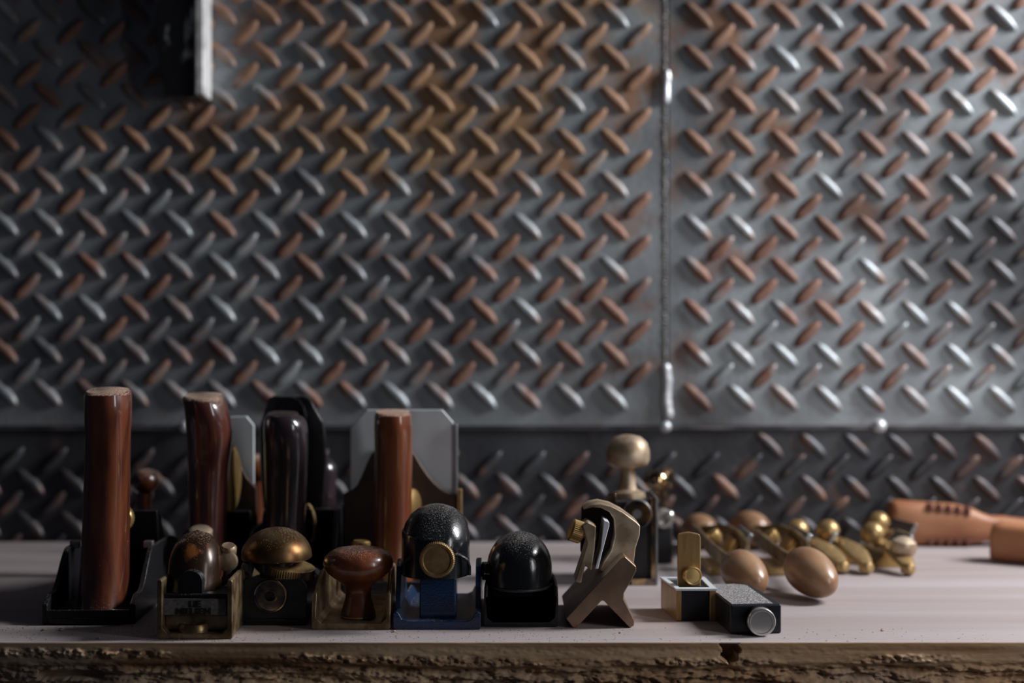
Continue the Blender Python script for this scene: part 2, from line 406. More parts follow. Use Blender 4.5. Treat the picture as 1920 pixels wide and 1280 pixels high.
# ------------------------------------------------------------------ floor and bench
bm = N_(); box(bm, -2, 2.4, -2, WY+.08, -.95, -.9); o = obj('floor', bm, M['floor']); o['kind'] = 'structure'
bench = thing('workbench', 'pale wooden workbench with a torn rough front edge', 'workbench', (0, .2, -.9))
bm = N_()
def front(x, z):
    """how far the broken front edge stands back (metres) at x, height z below the top"""
    px, py = 960+x*F/.808, 1205-z*F/.808
    v = noise.fractal(Vector((x*26, z*170, 3.1)), .9, 2.0, 5)
    v2 = noise.fractal(Vector((x*110, z*260, 8.7)), .8, 2.0, 4)
    v3 = noise.noise(Vector((x*9, z*40, 1.7)))
    band = math.exp(-((py-(1234+10*math.sin(x*9+1)))/11)**2)      # crumbly ridge
    low = 1/(1+math.exp(-(py-1252-8*v3)/3))
    top = min(1, max(0, (py-1207)/14))
    v4 = noise.fractal(Vector((x*420, z*620, 4.2)), .8, 2.0, 3); pres = min(1, max(.12, .5+1.3*noise.noise(Vector((x*14, 2.2, z*20)))))
    d = top*(band*pres*(-.0046*v2-.0028*v4-.0012) + low*(.0034+.0055*v+.0022*v2+.0008*v4) + .0007*v2 + .0005*v4) + .0004*v*top
    if 1345 < px < 1395:
        cx = 1369+3*math.sin(py*.3); hw_ = 16 if py < 1232 else 16*max(0, (1250-py)/18)
        if abs(px-cx) < hw_ and py > 1205.5: d = .016
    if 70 < px < 190 and 1262 < py < 1276: d = .012
    return max(-.004, d)
xsn = [-.46+.92*i/940 for i in range(941)]
zsn = [0]+[-.0004*k for k in range(1, 4)]+[-.0012-.00062*k for k in range(1, 60)]+[-.045,-.06]
G = []
for z in zsn: G.append([bm.verts.new((x, front(x, z)+(.0005 if z == 0 else 0) if z > -.04 else .004, z)) for x in xsn])
for a, b_ in zip(G, G[1:]):
    for i in range(940): bm.faces.new([a[i], b_[i], b_[i+1], a[i+1]])
for v in bm.verts: v.co += Vector((0, -.2, .9))
obj('front_edge', bm, M['bench_edge'], bench, smooth=180)
bm = N_(); box(bm, -.46, .46, .0005, WY-.0055, -.0006, 0, Matrix.Translation((0,-.2,.9)))
obj('bench_top', bm, M['bench_top'], bench)
bm = N_(); box(bm, -.46, .46, .018, WY-.0055, -.06, -.0006, Matrix.Translation((0,-.2,.9)))
obj('core_board', bm, M['bench_edge'], bench)
for sx in (-.41, .41):
    for sy in (.05, .35):
        bm = N_(); box(bm, sx-.035, sx+.035, sy-.2-.03, sy-.2+.03, 0, .84); obj('leg', bm, M['bench_edge'], bench, bevel=.003)

# ------------------------------------------------------------------ bench planes
def plane_body(T, wd, ln, wing, mside=None):
    """sole with rounded toe and heel and two humped side walls"""
    bm = N_(); h = wd/2
    pts = []
    for k in range(9):
        t = PI+PI*k/8; pts.append((h*math.cos(t), .006+.006*math.sin(t)))
    for k in range(9):
        t = PI*k/8; pts.append((h*math.cos(t), ln-.01+.010*math.sin(t)))
    prism(bm, pts, 0, .0045, 'z')
    for s in (-1, 1):
        prism(bm, wing, s*h-(.0 if s < 0 else .0034), s*h+(.0034 if s < 0 else .0), 'x')
    # low rim across the heel
    box(bm, -h+.003, h-.003, .001, .004, .004, .009)
    return obj('plane_body', bm, mside or M['iron'], T.root, bevel=.0009)
def side_profile(ln, h0, h1, ya=.012, yb=.06, yc=.12):
    pts = [(.003,0),(.003,h0*.7),(ya*.6,h0)]
    for k in range(9):
        t = k/8; pts.append((ya+(yb-ya)*t, h0+(h1-h0)*(3*t*t-2*t**3)))
    for k in range(1, 13):
        t = k/12; pts.append((yc+(ln*.86-yc)*t, h1+(.009-h1)*(3*t*t-2*t**3)))
    pts += [(ln-.012,.009),(ln-.012,0)]
    return pts
def tote(T, rows, m, e=2.5, tilt=.0, foot=True, label=None):
    """rear handle: oval column, the top cut off flat with a small roundover"""
    bm = N_(); rings = T.loft_px(rows, e, 40)
    top = rings[0]; c = sum(top, Vector())/len(top)
    k1 = [c+(v-c)*.90+Vector((0,0,.0008)) for v in top]
    top2 = [v-Vector((0,0,.0010)) for v in top]
    rr = [k1, top2]+rings[1:]
    for r_ in rr[:2]:
        for v in r_: v.z += (v.y-c.y)*tilt - (v.x-c.x)*.03
    loft(bm, rr); return obj('tote', bm, m, T.root, smooth=50, label=label)
def interp(rows, n=24):
    """smooth the given rows: (py, l, r, y, ry)"""
    out = []
    for i in range(len(rows)-1):
        p0, p1, p2, p3 = rows[max(i-1,0)], rows[i], rows[i+1], rows[min(i+2, len(rows)-1)]
        m_ = max(1, n//(len(rows)-1))
        for k in range(m_):
            t = k/m_
            out.append(tuple(.5*((2*b_)+(-a+c_)*t+(2*a-5*b_+4*c_-d_)*t*t+(-a+3*b_-3*c_+d_)*t**3) for a, b_, c_, d_ in zip(p0, p1, p2, p3)))
    out.append(rows[-1]); return out
def front_knob(T, px, py, y, r, m, stem=.5, foot_z=.005, label=None):
    c = T.L(px, py, y); bm = N_(); z = c.z
    prof = [(r*.95, foot_z), (r*.98, foot_z+.003), (r*.62, foot_z+(z-foot_z)*.25), (r*.5, foot_z+(z-foot_z)*.45)]
    for k in range(12):
        t = -PI*.32+(PI*.82)*k/11; prof.append((r*math.cos(t), z+r*.92*math.sin(t)))
    lathe(bm, (c.x, c.y, 0), (0,0,1), prof, 36); return obj('front_knob', bm, m, T.root, label=label)
def slab_px(T, name, pts, y0, thick, m, lean=0, bevel=.0006, label=None, parent=None):
    """plate facing the camera cut to an outline given at depth y0; leans away by 'lean' metres per metre of height"""
    bm = N_(); P = [T.L(px, py, y0) for px, py in pts]; zb = min(p.z for p in P)
    A = [bm.verts.new((p.x, p.y+(p.z-zb)*lean, p.z)) for p in P]
    B = [bm.verts.new((p.x, p.y+(p.z-zb)*lean+thick, p.z)) for p in P]
    n = len(P); bm.faces.new(A); bm.faces.new(B[::-1])
    for i in range(n): bm.faces.new([A[i], A[(i+1)%n], B[(i+1)%n], B[i]])
    return obj(name, bm, m, parent or T.root, bevel=bevel, label=label)
def frog(T, y0, y1, wd, zt, m='iron'):
    bm = N_(); prism(bm, [(y0, .004), (y0-.012, zt), (y0-.004, zt), (y1, .004)], -wd/2, wd/2, 'x'); return obj('frog', bm, M[m], T.root, bevel=.001)

# plane 1: far left, red-brown tote
P1 = Tool('bench_plane', 'large black bench plane at the far left with a tall glossy red-brown tote', 'hand plane', -.256, .049, R(2))
plane_body(P1, .056, .25, side_profile(.25, .017, .040, .02, .055, .10))
tote(P1, interp([(734,162,243,.071,.019),(770,162,244,.070,.018),(830,163,242,.074,.0165),(920,160,241,.080,.0165),(1010,157,240,.082,.018),(1100,153,239,.080,.021),(1148,150,240,.077,.024)]), M['tote'], tilt=.10)
front_knob(P1, 270, 902, .23, .0105, M['tote'])
frog(P1, .105, .15, .044, .058)
slab_px(P1, 'lever_cap', [(178,1100),(178,960),(186,930),(225,930),(234,960),(234,1100)], .13, .005, M['black_gloss'], lean=.0)
bm = N_(); c = P1.L(226, 970, .112); screw_disc(bm, c, (0,-1,0), .0095, .007); obj('adjuster_wheel', bm, M['brass'], P1.root)
for s in (-1, 1):
    bm = N_(); box(bm, s*.0235-.003, s*.0235+.003, .058, .064, .038, .0425)
    obj('bright_wing_tip', bm, M['steel'], P1.root, bevel=.0006)

# plane 2: dark red tote behind the bronze block plane
P2 = Tool('bench_plane', 'bench plane with a dark red tote, behind the bronze block plane that bears raised lettering', 'hand plane', -.205, .135, 0)
plane_body(P2, .050, .24, side_profile(.24, .014, .040))
tote(P2, interp([(743,345,418,.155,.020),(775,350,428,.155,.020),(810,352,434,.157,.018),(850,354,431,.160,.017),(890,355,427,.163,.017),(1000,357,423,.164,.018),(1060,354,424,.162,.022),(1104,350,428,.159,.024)]), M['tote_dark'], tilt=.08)
slab_px(P2, 'blade', [(384,1010),(384,800),(397,782),(462,780),(476,797),(476,930),(470,1010)], .222, .004, M['blade'], label='grey steel blade')
slab_px(P2, 'cap_iron', [(380,1040),(380,925),(400,905),(418,860),(425,835),(440,835),(446,862),(462,895),(480,915),(482,1040)], .213, .005, M['bell'])
bm = N_(); lathe(bm, P2.L(424, 898, .185), (1,-.10,0), [(.019,0),(.0225,.0008),(.0225,.0044),(.019,.005),(0,.005)], 48); obj('adjuster_wheel', bm, M['brass'], P2.root, label='brass wheel seen edge on')
frog(P2, .085, .12, .036, .05)
front_knob(P2, 483, 878, .33, .0125, M['tote_orange'])
bm = N_(); lathe(bm, P2.L(376, 1004, .142), (.1,-.25,1), [(.0065,-.006),(.0078,-.004),(.0078,.004),(.006,.0055),(0,.0055)], 36)
obj('brass_cap', bm, M['tan_bronze'], P2.root, label='pale brass screw end')

# plane 3: black tote
P3 = Tool('bench_plane', 'all-black bench plane with a glossy black tote and a black lever cap', 'hand plane', -.147, .150, 0)
plane_body(P3, .053, .235, side_profile(.235, .014, .054, .012, .035, .1))
tote(P3, interp([(777,499,560,.168,.017),(786,497,570,.168,.0185),(805,496,576,.168,.019),(850,497,577,.171,.018),(900,498,575,.175,.018),(980,499,572,.177,.019),(1060,495,573,.174,.022),(1104,490,577,.172,.022)]), M['ebony'], tilt=.08)
slab_px(P3, 'lever_cap', [(493,955),(486,860),(486,800),(503,746),(512,742),(570,742),(580,747),(607,793),(611,860),(605,955)], .225, .006, M['black_gloss'], lean=.0, bevel=.0012)
bm = N_(); arch = [P3.L(524+ (27 if t > 0 else 27)*(1-math.cos(t)) if 0 else 548-25*math.cos(PI*k/14), 790-44*math.sin(PI*k/14), .2245) for k in range(15) for t in (0,)]
tube(bm, arch, .0009, 8); obj('raised_rib', bm, M['black_gloss'], P3.root)
frog(P3, .08, .12, .040, .05)
bm = N_(); cc = P3.L(603, 900, .262); zt = P3.L(603, 855, .262).z
prof = [(.0118, .004),(.0112,.012),(.0105,.03),(.0108, zt-.02)]+[(.0118*math.cos(PI/2*k/8), zt-.0118+.0118*math.sin(PI/2*k/8)) for k in range(9)]
lathe(bm, (cc.x, cc.y, 0), (0,0,1), prof, 36); obj('front_knob', bm, M['ebony'], P3.root)
bm = N_(); tube(bm, [P3.L(582-8*math.cos(R(a)), 985-38*math.sin(R(a)), .19) if 0 else P3.L(574+16*math.cos(R(a)), 985+40*math.sin(R(a)), .195) for a in range(-80, 60, 12)], .0012, 8)
obj('adjuster_lever', bm, M['brass_dusty'], P3.root)

# plane 4: orange-brown tote, wide blade
P4 = Tool('bench_plane', 'bench plane with an orange-brown tote in front of a wide bare steel blade', 'hand plane', -.077, .150, 0)
plane_body(P4, .076, .235, side_profile(.235, .012, .030))
tote(P4, interp([(774,703,771,.170,.017),(800,702,773,.170,.017),(850,703,773,.173,.0165),(930,702,772,.176,.0165),(1010,700,772,.177,.018),(1070,697,775,.175,.021),(1106,694,778,.172,.022)]), M['tote_orange'], tilt=.08)
slab_px(P4, 'blade', [(657,1000),(657,803),(688,768),(829,768),(850,792),(850,926),(850,1000)], .215, .0045, M['blade'], lean=.0, bevel=.0005, label='wide bare steel blade')
bm = N_(); p0 = P4.L(851, 925, .214); p1 = P4.L(858, 793, .214)
box(bm, p0.x, p1.x, p0.y-.001, p0.y+.004, p0.z, p1.z); obj('blade_edge', bm, M['steel'], P4.root, bevel=.0008)
bell = [(643,1060),(644,925),(660,918)]+[(660+45*t, 918-75*(t*t*(3-2*t))) for t in (.2,.4,.6,.8,1)]+[(770,840)]+[(772+78*t, 840+85*(1-(1-t)**1.8)) for t in (.1,.25,.4,.55,.7,.85,1)]+[(864,928),(866,1060)]
slab_px(P4, 'cap_iron', bell, .203, .007, M['bell'], bevel=.0012)
bm = N_(); q0 = P4.L(857, 1010, .202); q1 = P4.L(866, 917, .202); box(bm, q0.x, q1.x, q0.y-.001, q0.y+.007, q0.z, q1.z)
obj('brass_edge', bm, M['brass_dusty'], P4.root, bevel=.0006)
bm = N_(); lathe(bm, P4.L(772, 942, .192), (.9,-.45,.15), [(.008,-.003),(.0098,-.002),(.0098,.002),(.008,.003),(0,.003)], 48, {1,2}); obj('adjuster_wheel', bm, M['brass'], P4.root)
frog(P4, .085, .12, .05, .045)
bm = N_(); lathe(bm, P4.L(677, 1022, .142), (0,0,1), [(.0045,-.004),(.0060,-.003),(.0060,.0025),(.005,.0035),(0,.0035)], 36); 
bm.free()

# ------------------------------------------------------------------ block planes of the front row
def u_body(T, wd, ln, hs, wall_t, base_t, m, back=.9, dip=0, name='plane_body', post=None):
    """tray: sole plate with two upright side walls, tapering a little to the back"""
    bm = N_(); h = wd/2; tp = lambda x: x*back
    ys = [0, .004, ln*.3, ln*.7, ln]
    def ring(y, k, q):
        hh = h*k; t = wall_t
        zt = hs*q
        return [Vector(v) for v in ((-hh,y,.001),(-hh+.001,y,0),(hh-.001,y,0),(hh,y,.001),(hh,y,zt-.0008),(hh-.0008,y,zt),(hh-t+.0008,y,zt),(hh-t,y,zt-.0008),(hh-t,y,base_t+.003),(hh-t-.003,y,base_t),(-hh+t+.003,y,base_t),(-hh+t,y,base_t+.003),(-hh+t,y,zt-.0008),(-hh+t-.0008,y,zt),(-hh+.0008,y,zt),(-hh,y,zt-.0008))]
    f = post or (lambda i: 1)
    loft(bm, [ring(y, 1-(1-back)*(y/ln), f(i)) for i, y in enumerate(ys)])
    return obj(name, bm, m, T.root, bevel=.0005)
def dome(T, name, pxl, pxr, pyt, pyb, y, ry, m, straight=.45, e=2.2, label=None, n=10, yaw_cut=0):
    """rounded palm cap: straight lower sides closing to a dome on top"""
    a, b_ = T.L(pxl, pyb, y), T.L(pxr, pyt, y); cx = (a.x+b_.x)/2; rx = abs(b_.x-a.x)/2; h = b_.z-a.z; hs = h*straight
    rings = [sering((cx, a.y, a.z), rx*.97, ry*.97, e, 40), sering((cx, a.y, a.z+.0006), rx, ry, e, 40)]
    if straight: rings.append(sering((cx, a.y, a.z+hs), rx, ry, e, 40))
    for k in range(1, n+1):
        t = PI/2*k/n; s = max(math.cos(t), .02)
        rings.append(sering((cx, a.y, a.z+hs+(h-hs)*math.sin(t)), rx*s, ry*s, e, 40))
    if yaw_cut:
        for r_ in rings[:2]:
            for v in r_: v.z += (v.x-cx)*yaw_cut
    bm = N_(); loft(bm, rings); return obj(name, bm, m, T.root, label=label)

# A: bronze block plane with lettering
A = Tool('block_plane', 'small bronze block plane with raised maker lettering, standing furthest forward at the bench edge', 'hand plane', (365-960)*.8172/F, .009, 0)
u_body(A, .0434, .11, .0345, .0030, .0034, M['bronze_edge'], back=.82, post=lambda i: (.985,1,1,.9,.6)[i])
bm = N_(); prism(bm, [(-.0188,.0034),(.0188,.0034),(.0186,.0135),(-.0186,.0135)], .006, .014, 'y'); obj('rear_wall', bm, M['bronze_edge'], A.root, bevel=.0015)
bm = N_(); k = A.L(364, 1180, .018); lathe(bm, (k.x, .0085, .0030), (0,0,1), [(.0092,0),(.0092,.003),(.0082,.0048),(.0066,.0052),(.0060,.0042),(0,.0042)], 40); obj('toe_screw', bm, M['bronze'], A.root)
bm = N_(); a = A.L(305, 1154, .0125); b_ = A.L(427, 1113, .0125)
box(bm, a.x, b_.x, .0035, .030, a.z, b_.z); obj('cap_bar', bm, M['iron'], A.root, bevel=.0012)
bm = N_(); a2 = A.L(306, 1153, .012); b2 = A.L(424, 1122, .012); box(bm, a2.x, b2.x, .0030, .0042, a2.z, b2.z); plq = obj('name_panel', bm, M['plaque'], A.root, bevel=.0003)
def text(s, size, px, py, y, T, parent, m):
    cu = bpy.data.curves.new('lettering', 'FONT'); cu.body = s; cu.size = size; cu.extrude = .0004; cu.align_x = 'CENTER'; cu.space_character = 1.05; cu.offset = .00012
    o = bpy.data.objects.new('lettering', cu); C.objects.link(o)
    dg = bpy.context.evaluated_depsgraph_get(); me = bpy.data.meshes.new_from_object(o.evaluated_get(dg)); bpy.data.objects.remove(o); me.materials.append(m)
    p = T.L(px, py, y); o2 = link('lettering', me, parent); o2.location = p; o2.rotation_euler = (R(90), 0, 0)
    return o2
text('LIE', .0052, 366, 1137.5, .0119, A, plq, M['letter'])
text('NIELSEN', .0052, 363, 1151.5, .0119, A, plq, M['letter'])
# solid dome cap; a black arch block stands in for the shaded opening
cx = A.L(357, 1100, .025).x; zb = A.L(357, 1112, .025).z; ztop = A.L(357, 1001, .025).z; rx = 49*.833/F
bm = N_()
rings = []
nz_ = 14
for k in range(nz_+1):
    t = k/nz_; z = zb+(ztop-zb)*t
    s = 1 if t < .42 else math.sqrt(max(0, 1-((t-.42)/.58)**2.1)); s = max(s, .03)
    s *= 1+.05*(1-min(1, t/.3))
    rings.append(sering((cx, .024+.010*t, z), rx*s, .017*s, 2.2, 40))
loft(bm, rings); obj('lever_cap', bm, M['amber'], A.root)
bm = N_(); out = [(cx+(11*.82/F*1.0+.0038)*math.cos(PI-PI*q/12), zb+.0085+.0065*math.sin(PI*q/12)) for q in range(13)]
out = [(out[0][0], zb-.0005)]+out+[(out[-1][0], zb-.0005)]
prism(bm, [(x+.0022, z) for x, z in out], .0052, .016, 'y'); obj('cap_opening_shade', bm, M['iron'], A.root, bevel=.0004, label='black arch put in for the shade of the opening')
bm = N_(); lathe(bm, A.L(428, 1052, .05), (.1,-1,.1), [(.0045,-.004),(.006,-.003),(.006,.003),(.0045,.004),(0,.004)], 32); 
lathe(bm, A.L(428, 1034, .052), (.1,-.4,1), [(.0042,-.005),(.005,-.004),(.005,.003),(.0038,.0045),(0,.0045)], 32)
tube(bm, [A.L(428, 1060, .05), A.L(424, 1085, .05), A.L(405, 1100, .05)], .003)
obj('side_screw', bm, M['tan_bronze'], A.root, label='pale brass screw at the side')

# B: black block plane with bronze dome and a round hole
B = Tool('block_plane', 'black block plane with a domed bronze cap over a knurled brass wheel', 'hand plane', (513-960)*.857/F, .049, 0)
bm = N_(); hw = 62*.857/F; zt = B.L(513, 1085, .049).z
pts = [(-hw,.0008),(-hw+.001,0),(hw-.001,0),(hw,.0008),(hw,zt-.004),(hw-.003,zt),(-hw+.003,zt),(-hw,zt-.004)]
prism(bm, pts, 0, .095, 'y', taper=lambda p: (p[0]*.8, p[1]*.7)); obj('plane_body', bm, M['iron'], B.root, bevel=.0010)
bm = N_(); a = B.L(452, 1163, .047); box(bm, -hw+.001, hw-.001, -.0022, .001, a.z-.0002, a.z+.0006); obj('sole_step', bm, M['iron_side'], B.root, bevel=.0003)
bm = N_(); c = B.L(507, 1117, .048); r = 32*.857/F
lathe(bm, (c.x, 0, c.z), (0,-1,0), [(r,-.001),(r,.0012),(r*.95,.0022),(r*.88,.0018),(r*.86,.0010),(r*.40,.0010),(r*.38,.0026),(r*.30,.0026),(r*.27,-.0005),(0,-.0005)], 56)
obj('boss_disc', bm, M['steel_dark'], B.root, label='round dark boss with a centre hole')
bm = N_(); c = B.L(538, 1074, .053); lathe(bm, (c.x, .018, c.z-.0005), (.16,-.10,1), [(.0135,-.0036),(.0150,-.0028),(.0150,.0028),(.0135,.0036),(0,.004)], 120, {1,2}); obj('adjuster_wheel', bm, M['brass_dusty'], B.root)
bm = N_(); c = B.L(517, 1060, .062); lathe(bm, (c.x, .018, c.z-.002), (0,0,1), [(.0105,-.010),(.0105,.008)], 32); obj('cap_neck', bm, M['iron'], B.root)
dome(B, 'lever_cap', 453, 584, 988, 1046, .068, .024, M['bronze_dome'], straight=.08, e=2.1)
bm = N_(); lathe(bm, B.L(462, 1063, .062), (1,-.3,0), [(.003,-.002),(.0045,-.001),(.0045,.003),(0,.003)], 20); obj('cross_pin', bm, M['steel'], B.root)

# C: mushroom knob plane in a bronze tray
Cc = Tool('block_plane', 'little plane with a mushroom-shaped reddish wooden knob in a dusty bronze tray', 'hand plane', (658-960)*.844/F, .036, 0)
u_body(Cc, .0468, .095, .031, .0026, .0040, M['bronze_edge'], back=.86, post=lambda i: (.32,.7,1,.95,.6)[i])
bm = N_(); c = Cc.L(659, 1165, .052); c2 = Cc.L(667, 1100, .052)
def zz(py): return Cc.L(660, py, .052).z
s = .860/F
prof = [(31,1161),(33,1157),(32.5,1150),(29,1138),(25,1124),(23,1112),(25,1102),(33,1093),(46,1084),(58,1074),(64.5,1064),(66,1056),(64,1047),(56,1037),(42,1030),(24,1027),(8,1026),(0,1026)]
lathe(bm, (0.0022, .020, 0), (0,0,1), [(r_*s, zz(py)) for r_, py in prof], 56); ko = obj('knob', bm, M['knobwood'], Cc.root, smooth=80)
bm = N_(); lathe(bm, (0.0022, .020, .0036), (0,0,1), [(.0100,0),(.0108,.001),(.0104,.0022),(0,.0022)], 40); obj('knob_washer', bm, M['brass_dusty'], Cc.root)
bm = N_(); lathe(bm, Cc.L(677, 1023, .118), (.05,0,1), [(.0055,-.02),(.0060,-.0015),(.0060,.0025),(.005,.0035),(0,.0035)], 36); 
obj('adjuster_post', bm, M['brass'], Cc.root, label='brass post behind the knob')

# D: blue block plane
D = Tool('block_plane', 'blue enamelled block plane with a tall black domed cap and round brass screw', 'hand plane', (819-960)*.844/F, .036, 0)
bm = N_()
hw = 82*.844/F
# base tray with upturned corners
pro = [(-hw,.0008),(-hw+.0008,0),(hw-.0008,0),(hw,.0008),(hw,.0098),(hw-.0016,.0108),(hw-.0032,.0098),(hw-.0052,.0062),(hw-.0085,.0050),(-hw+.0085,.0050),(-hw+.0052,.0062),(-hw+.0032,.0098),(-hw+.0016,.0108),(-hw,.0098)]
prism(bm, pro, 0, .006, 'y'); prism(bm, pro, .006, .095, 'y', taper=lambda p: (p[0]*.88, p[1]))
for s_ in (-1, 1):   # side walls that rise behind
    prism(bm, [(.008,.004),(.014,.012),(.022,.034),(.030,.0375),(.045,.036),(.07,.012),(.09,.008),(.09,.004)], s_*hw*.93-.0016, s_*hw*.93+.0016, 'x')
obj('plane_body', bm, M['blue'], D.root, bevel=.0009)
bm = N_(); a = D.L(786, 1160, .046); b_ = D.L(856, 1070, .046)
prism(bm, [(a.x,.0045),(b_.x,.0045),(b_.x-.0004,b_.z),(a.x+.0004,b_.z)], .010, .03, 'y'); obj('frog_column', bm, M['blue'], D.root, bevel=.0012)
bm = N_(); s = .852/F
rows = [(1075,64),(1060,66),(1030,67),(1005,65),(985,60),(968,49),(956,34),(950,16),(948,3)]
rings = [sering((D.L(817, py, .062).x, .028+(.004 if py < 1000 else 0), D.L(817, py, .056).z), w_*s*(.93 if py > 1015 else 1), (.026*w_/67)*(.9 if py > 1015 else 1), 2.2, 44) for py, w_ in rows[3:]]
cz = rings[0][0].z
r0 = [v.copy() for v in rings[0]]
for v in r0: v.z += -.0035-(v.x)*.30
ri = [v.copy()+Vector((0,0,.002)) for v in r0]
rings = [r0]+rings
loft(bm, rings); obj('lever_cap', bm, M['black_gloss'], D.root, label='glossy black dome dusted with sawdust')
bm = N_(); rings = [sering((D.L(817, py, .062).x, .029, D.L(817, py, .056).z), 65*s, .025, 2.3, 40) for py in (1078,1040,1006)]
loft(bm, rings); obj('cap_skirt', bm, M['black_gloss'], D.root)
for s_ in (-1, 1):   # curved brackets either side of the screw
    bm = N_(); P = [D.L(819+s_*28, 1040, .044), D.L(819+s_*42, 1040, .045), D.L(819+s_*58, 1050, .048), D.L(819+s_*61, 1062, .048), D.L(819+s_*61, 1078, .048)]
    tube(bm, P, .0011, 8); obj('cap_lug', bm, M['iron'], D.root)
bm = N_(); c = D.L(820, 1048, .036); screw_disc(bm, c+Vector((0,-.001,0)), (.03,-1,.08), .0107, .0065, 120, .10)
lathe(bm, c, (0,1,0), [(.005,-.001),(.005,.02)], 24)
obj('brass_screw', bm, M['brass_dusty'], D.root)

# E: black plane with smooth dome
E = Tool('block_plane', 'plain black block plane with a smooth glossy black dome and no screw', 'hand plane', (977-960)*.852/F, .044, 0)
u_body(E, .0446, .095, .024, .0022, .0030, M['iron'], back=.86, post=lambda i: (.75,1,1.1,1,.5)[i])
bm = N_(); a = E.L(920, 1172, .052); b_ = E.L(1040, 1098, .052); prism(bm, [(a.x,.003),(b_.x,.003),(b_.x,b_.z),(a.x,b_.z)], .012, .05, 'y'); obj('cap_base', bm, M['iron'], E.root, bevel=.0012)
dome(E, 'lever_cap', 913, 1035, 996, 1093, .068, .026, M['black_gloss'], straight=.32, e=2.15, yaw_cut=-.03)
bm = N_(); c = E.L(974, 1099, .058); pts = [(c.x+61*.866/F*math.cos(R(t)), .021+.024*math.sin(R(t)), c.z) for t in range(180, 361, 12)]
tube(bm, pts, .0009, 8); obj('cap_rim', bm, M['iron_side'], E.root)
bm = N_(); lathe(bm, E.L(908, 1070, .066), (-1,-.2,0), [(.0048,-.004),(.0056,-.003),(.0056,.001),(0,.002)], 24); obj('side_screw', bm, M['steel_dark'], E.root)

# F: bronze chamfer plane with an inverted V sole
Fp = Tool('chamfer_plane', 'bronze chamfer plane standing on an inverted V sole', 'hand plane', (1130-960)*.849/F, .041, 0)
def FP(px, py): p = at(px, py, .041); q = Fp.inv @ p; return (q.x, max(0, q.z))
bm = N_(); vee = [(1061,1159),(1164,1047),(1172,1043),(1193,1062),(1193,1070),(1184,1088),(1170,1112),(1170,1124),(1190,1164),(1189,1173),(1181,1177),(1132,1126),(1128,1126),(1081,1178),(1074,1177)]
prism(bm, [FP(*p) for p in vee], 0, .075, 'y'); obj('vee_sole', bm, M['brown_bronze'], Fp.root, bevel=.0012, seg=3)
# hooked body rising behind: C-shaped casting
hook_o = [(1096,962),(1110,953),(1128,950),(1150,955),(1172,966),(1198,985),(1205,992),(1204,1010),(1196,1035),(1193,1062),(1170,1090),(1128,1078)]
hook_i = [(1136,1061),(1150,1040),(1157,1010),(1155,980),(1146,966),(1130,958),(1112,957)]
bm = N_(); prism(bm, [FP(*p) for p in hook_o+hook_i], .016, .044, 'y'); obj('hooked_body', bm, M['tan_bronze'], Fp.root, bevel=.0011, seg=3)
bm = N_(); prism(bm, [FP(*p) for p in [(1096,965),(1112,957),(1130,958),(1146,966),(1155,980),(1157,1010),(1150,1040),(1134,1064),(1110,1085),(1094,1050)]], .036, .042, 'y'); obj('inner_wall', bm, M['bell'], Fp.root, bevel=.0005)
bm = N_(); prism(bm, [FP(*p) for p in [(1133,976),(1143,980),(1143,987),(1131,1032),(1122,1068),(1116,1068),(1127,1030)]], .003, .026, 'y'); obj('blade', bm, M['blade_edge'], Fp.root, bevel=.0004, label='bright steel blade')
bm = N_(); prism(bm, [FP(*p) for p in [(1092,986),(1103,979),(1119,988),(1116,1030),(1110,1072),(1098,1062),(1090,1096),(1078,1092),(1092,1050),(1101,1020)]], .003, .024, 'y'); obj('lever_cap', bm, M['tan_bronze'], Fp.root, bevel=.001, label='tan bronze wedge')
bm = N_(); c = Fp.inv @ at(1076, 994, .05); lathe(bm, c, (-1,-.15,.35), [(.0058,-.0055),(.0068,-.0045),(.0068,.0015),(.0058,.0025),(0,.003)], 72, {1,2})
lathe(bm, c, (1,.15,-.3), [(.0028,0),(.0028,.014)], 16); obj('thumb_screw', bm, M['brass'], Fp.root)

# G: steel-sided plane with mushroom brass knob
Gp = Tool('router_plane', 'steel-sided router plane topped by a big mushroom-shaped brass knob', 'hand plane', (1186-960)*.998/F, .190, 0)
def gx(px): return (Gp.inv @ at(px, 900, .19)).x
def gz(py): return max(0, at(960, py, .19).z)
bm = N_(); box(bm, gx(1145), gx(1190), .001, .045, .0, gz(940)); box(bm, gx(1183), gx(1226), .0035, .045, .004, gz(938)); obj('dark_core', bm, M['iron_side'], Gp.root, bevel=.0006)
bm = N_(); prism(bm, [(gx(1184),0),(gx(1232),0),(gx(1232),gz(934)),(gx(1221),gz(934)),(gx(1221),gz(1084)),(gx(1184),gz(1084))], 0, .05, 'y'); obj('steel_frame', bm, M['steel_dark'], Gp.root, bevel=.0005)
bm = N_(); box(bm, gx(1229), gx(1233), -.0012, .05, gz(1096), gz(932)); obj('side_plate', bm, M['steel'], Gp.root, bevel=.0004)
sg = .998/F; kx = gx(1181)
bm = N_(); lathe(bm, (kx+.0005, .024, 0), (0,0,1), [(r_*sg, gz(p)) for r_, p in [(34,946),(35,940),(33,929),(24,925),(18,923),(16,915),(15,900),(14,888),(16,881),(30,881),(38,876),(42,866),(42,850),(37,834),(25,823),(10,819),(0,819)]], 56); obj('brass_knob', bm, M['tan_bronze'].copy(), Gp.root)
kb = Gp.root.children[-1].data.materials[0]; kb.name = 'polished_pale_brass'
kb.node_tree.nodes['Principled BSDF'].inputs['Roughness'].default_value = .16; kb.node_tree.nodes['Principled BSDF'].inputs['Metallic'].default_value = 1
for nd in kb.node_tree.nodes:
    if nd.type == 'RGB': nd.outputs[0].default_value = (.62,.43,.22,1)
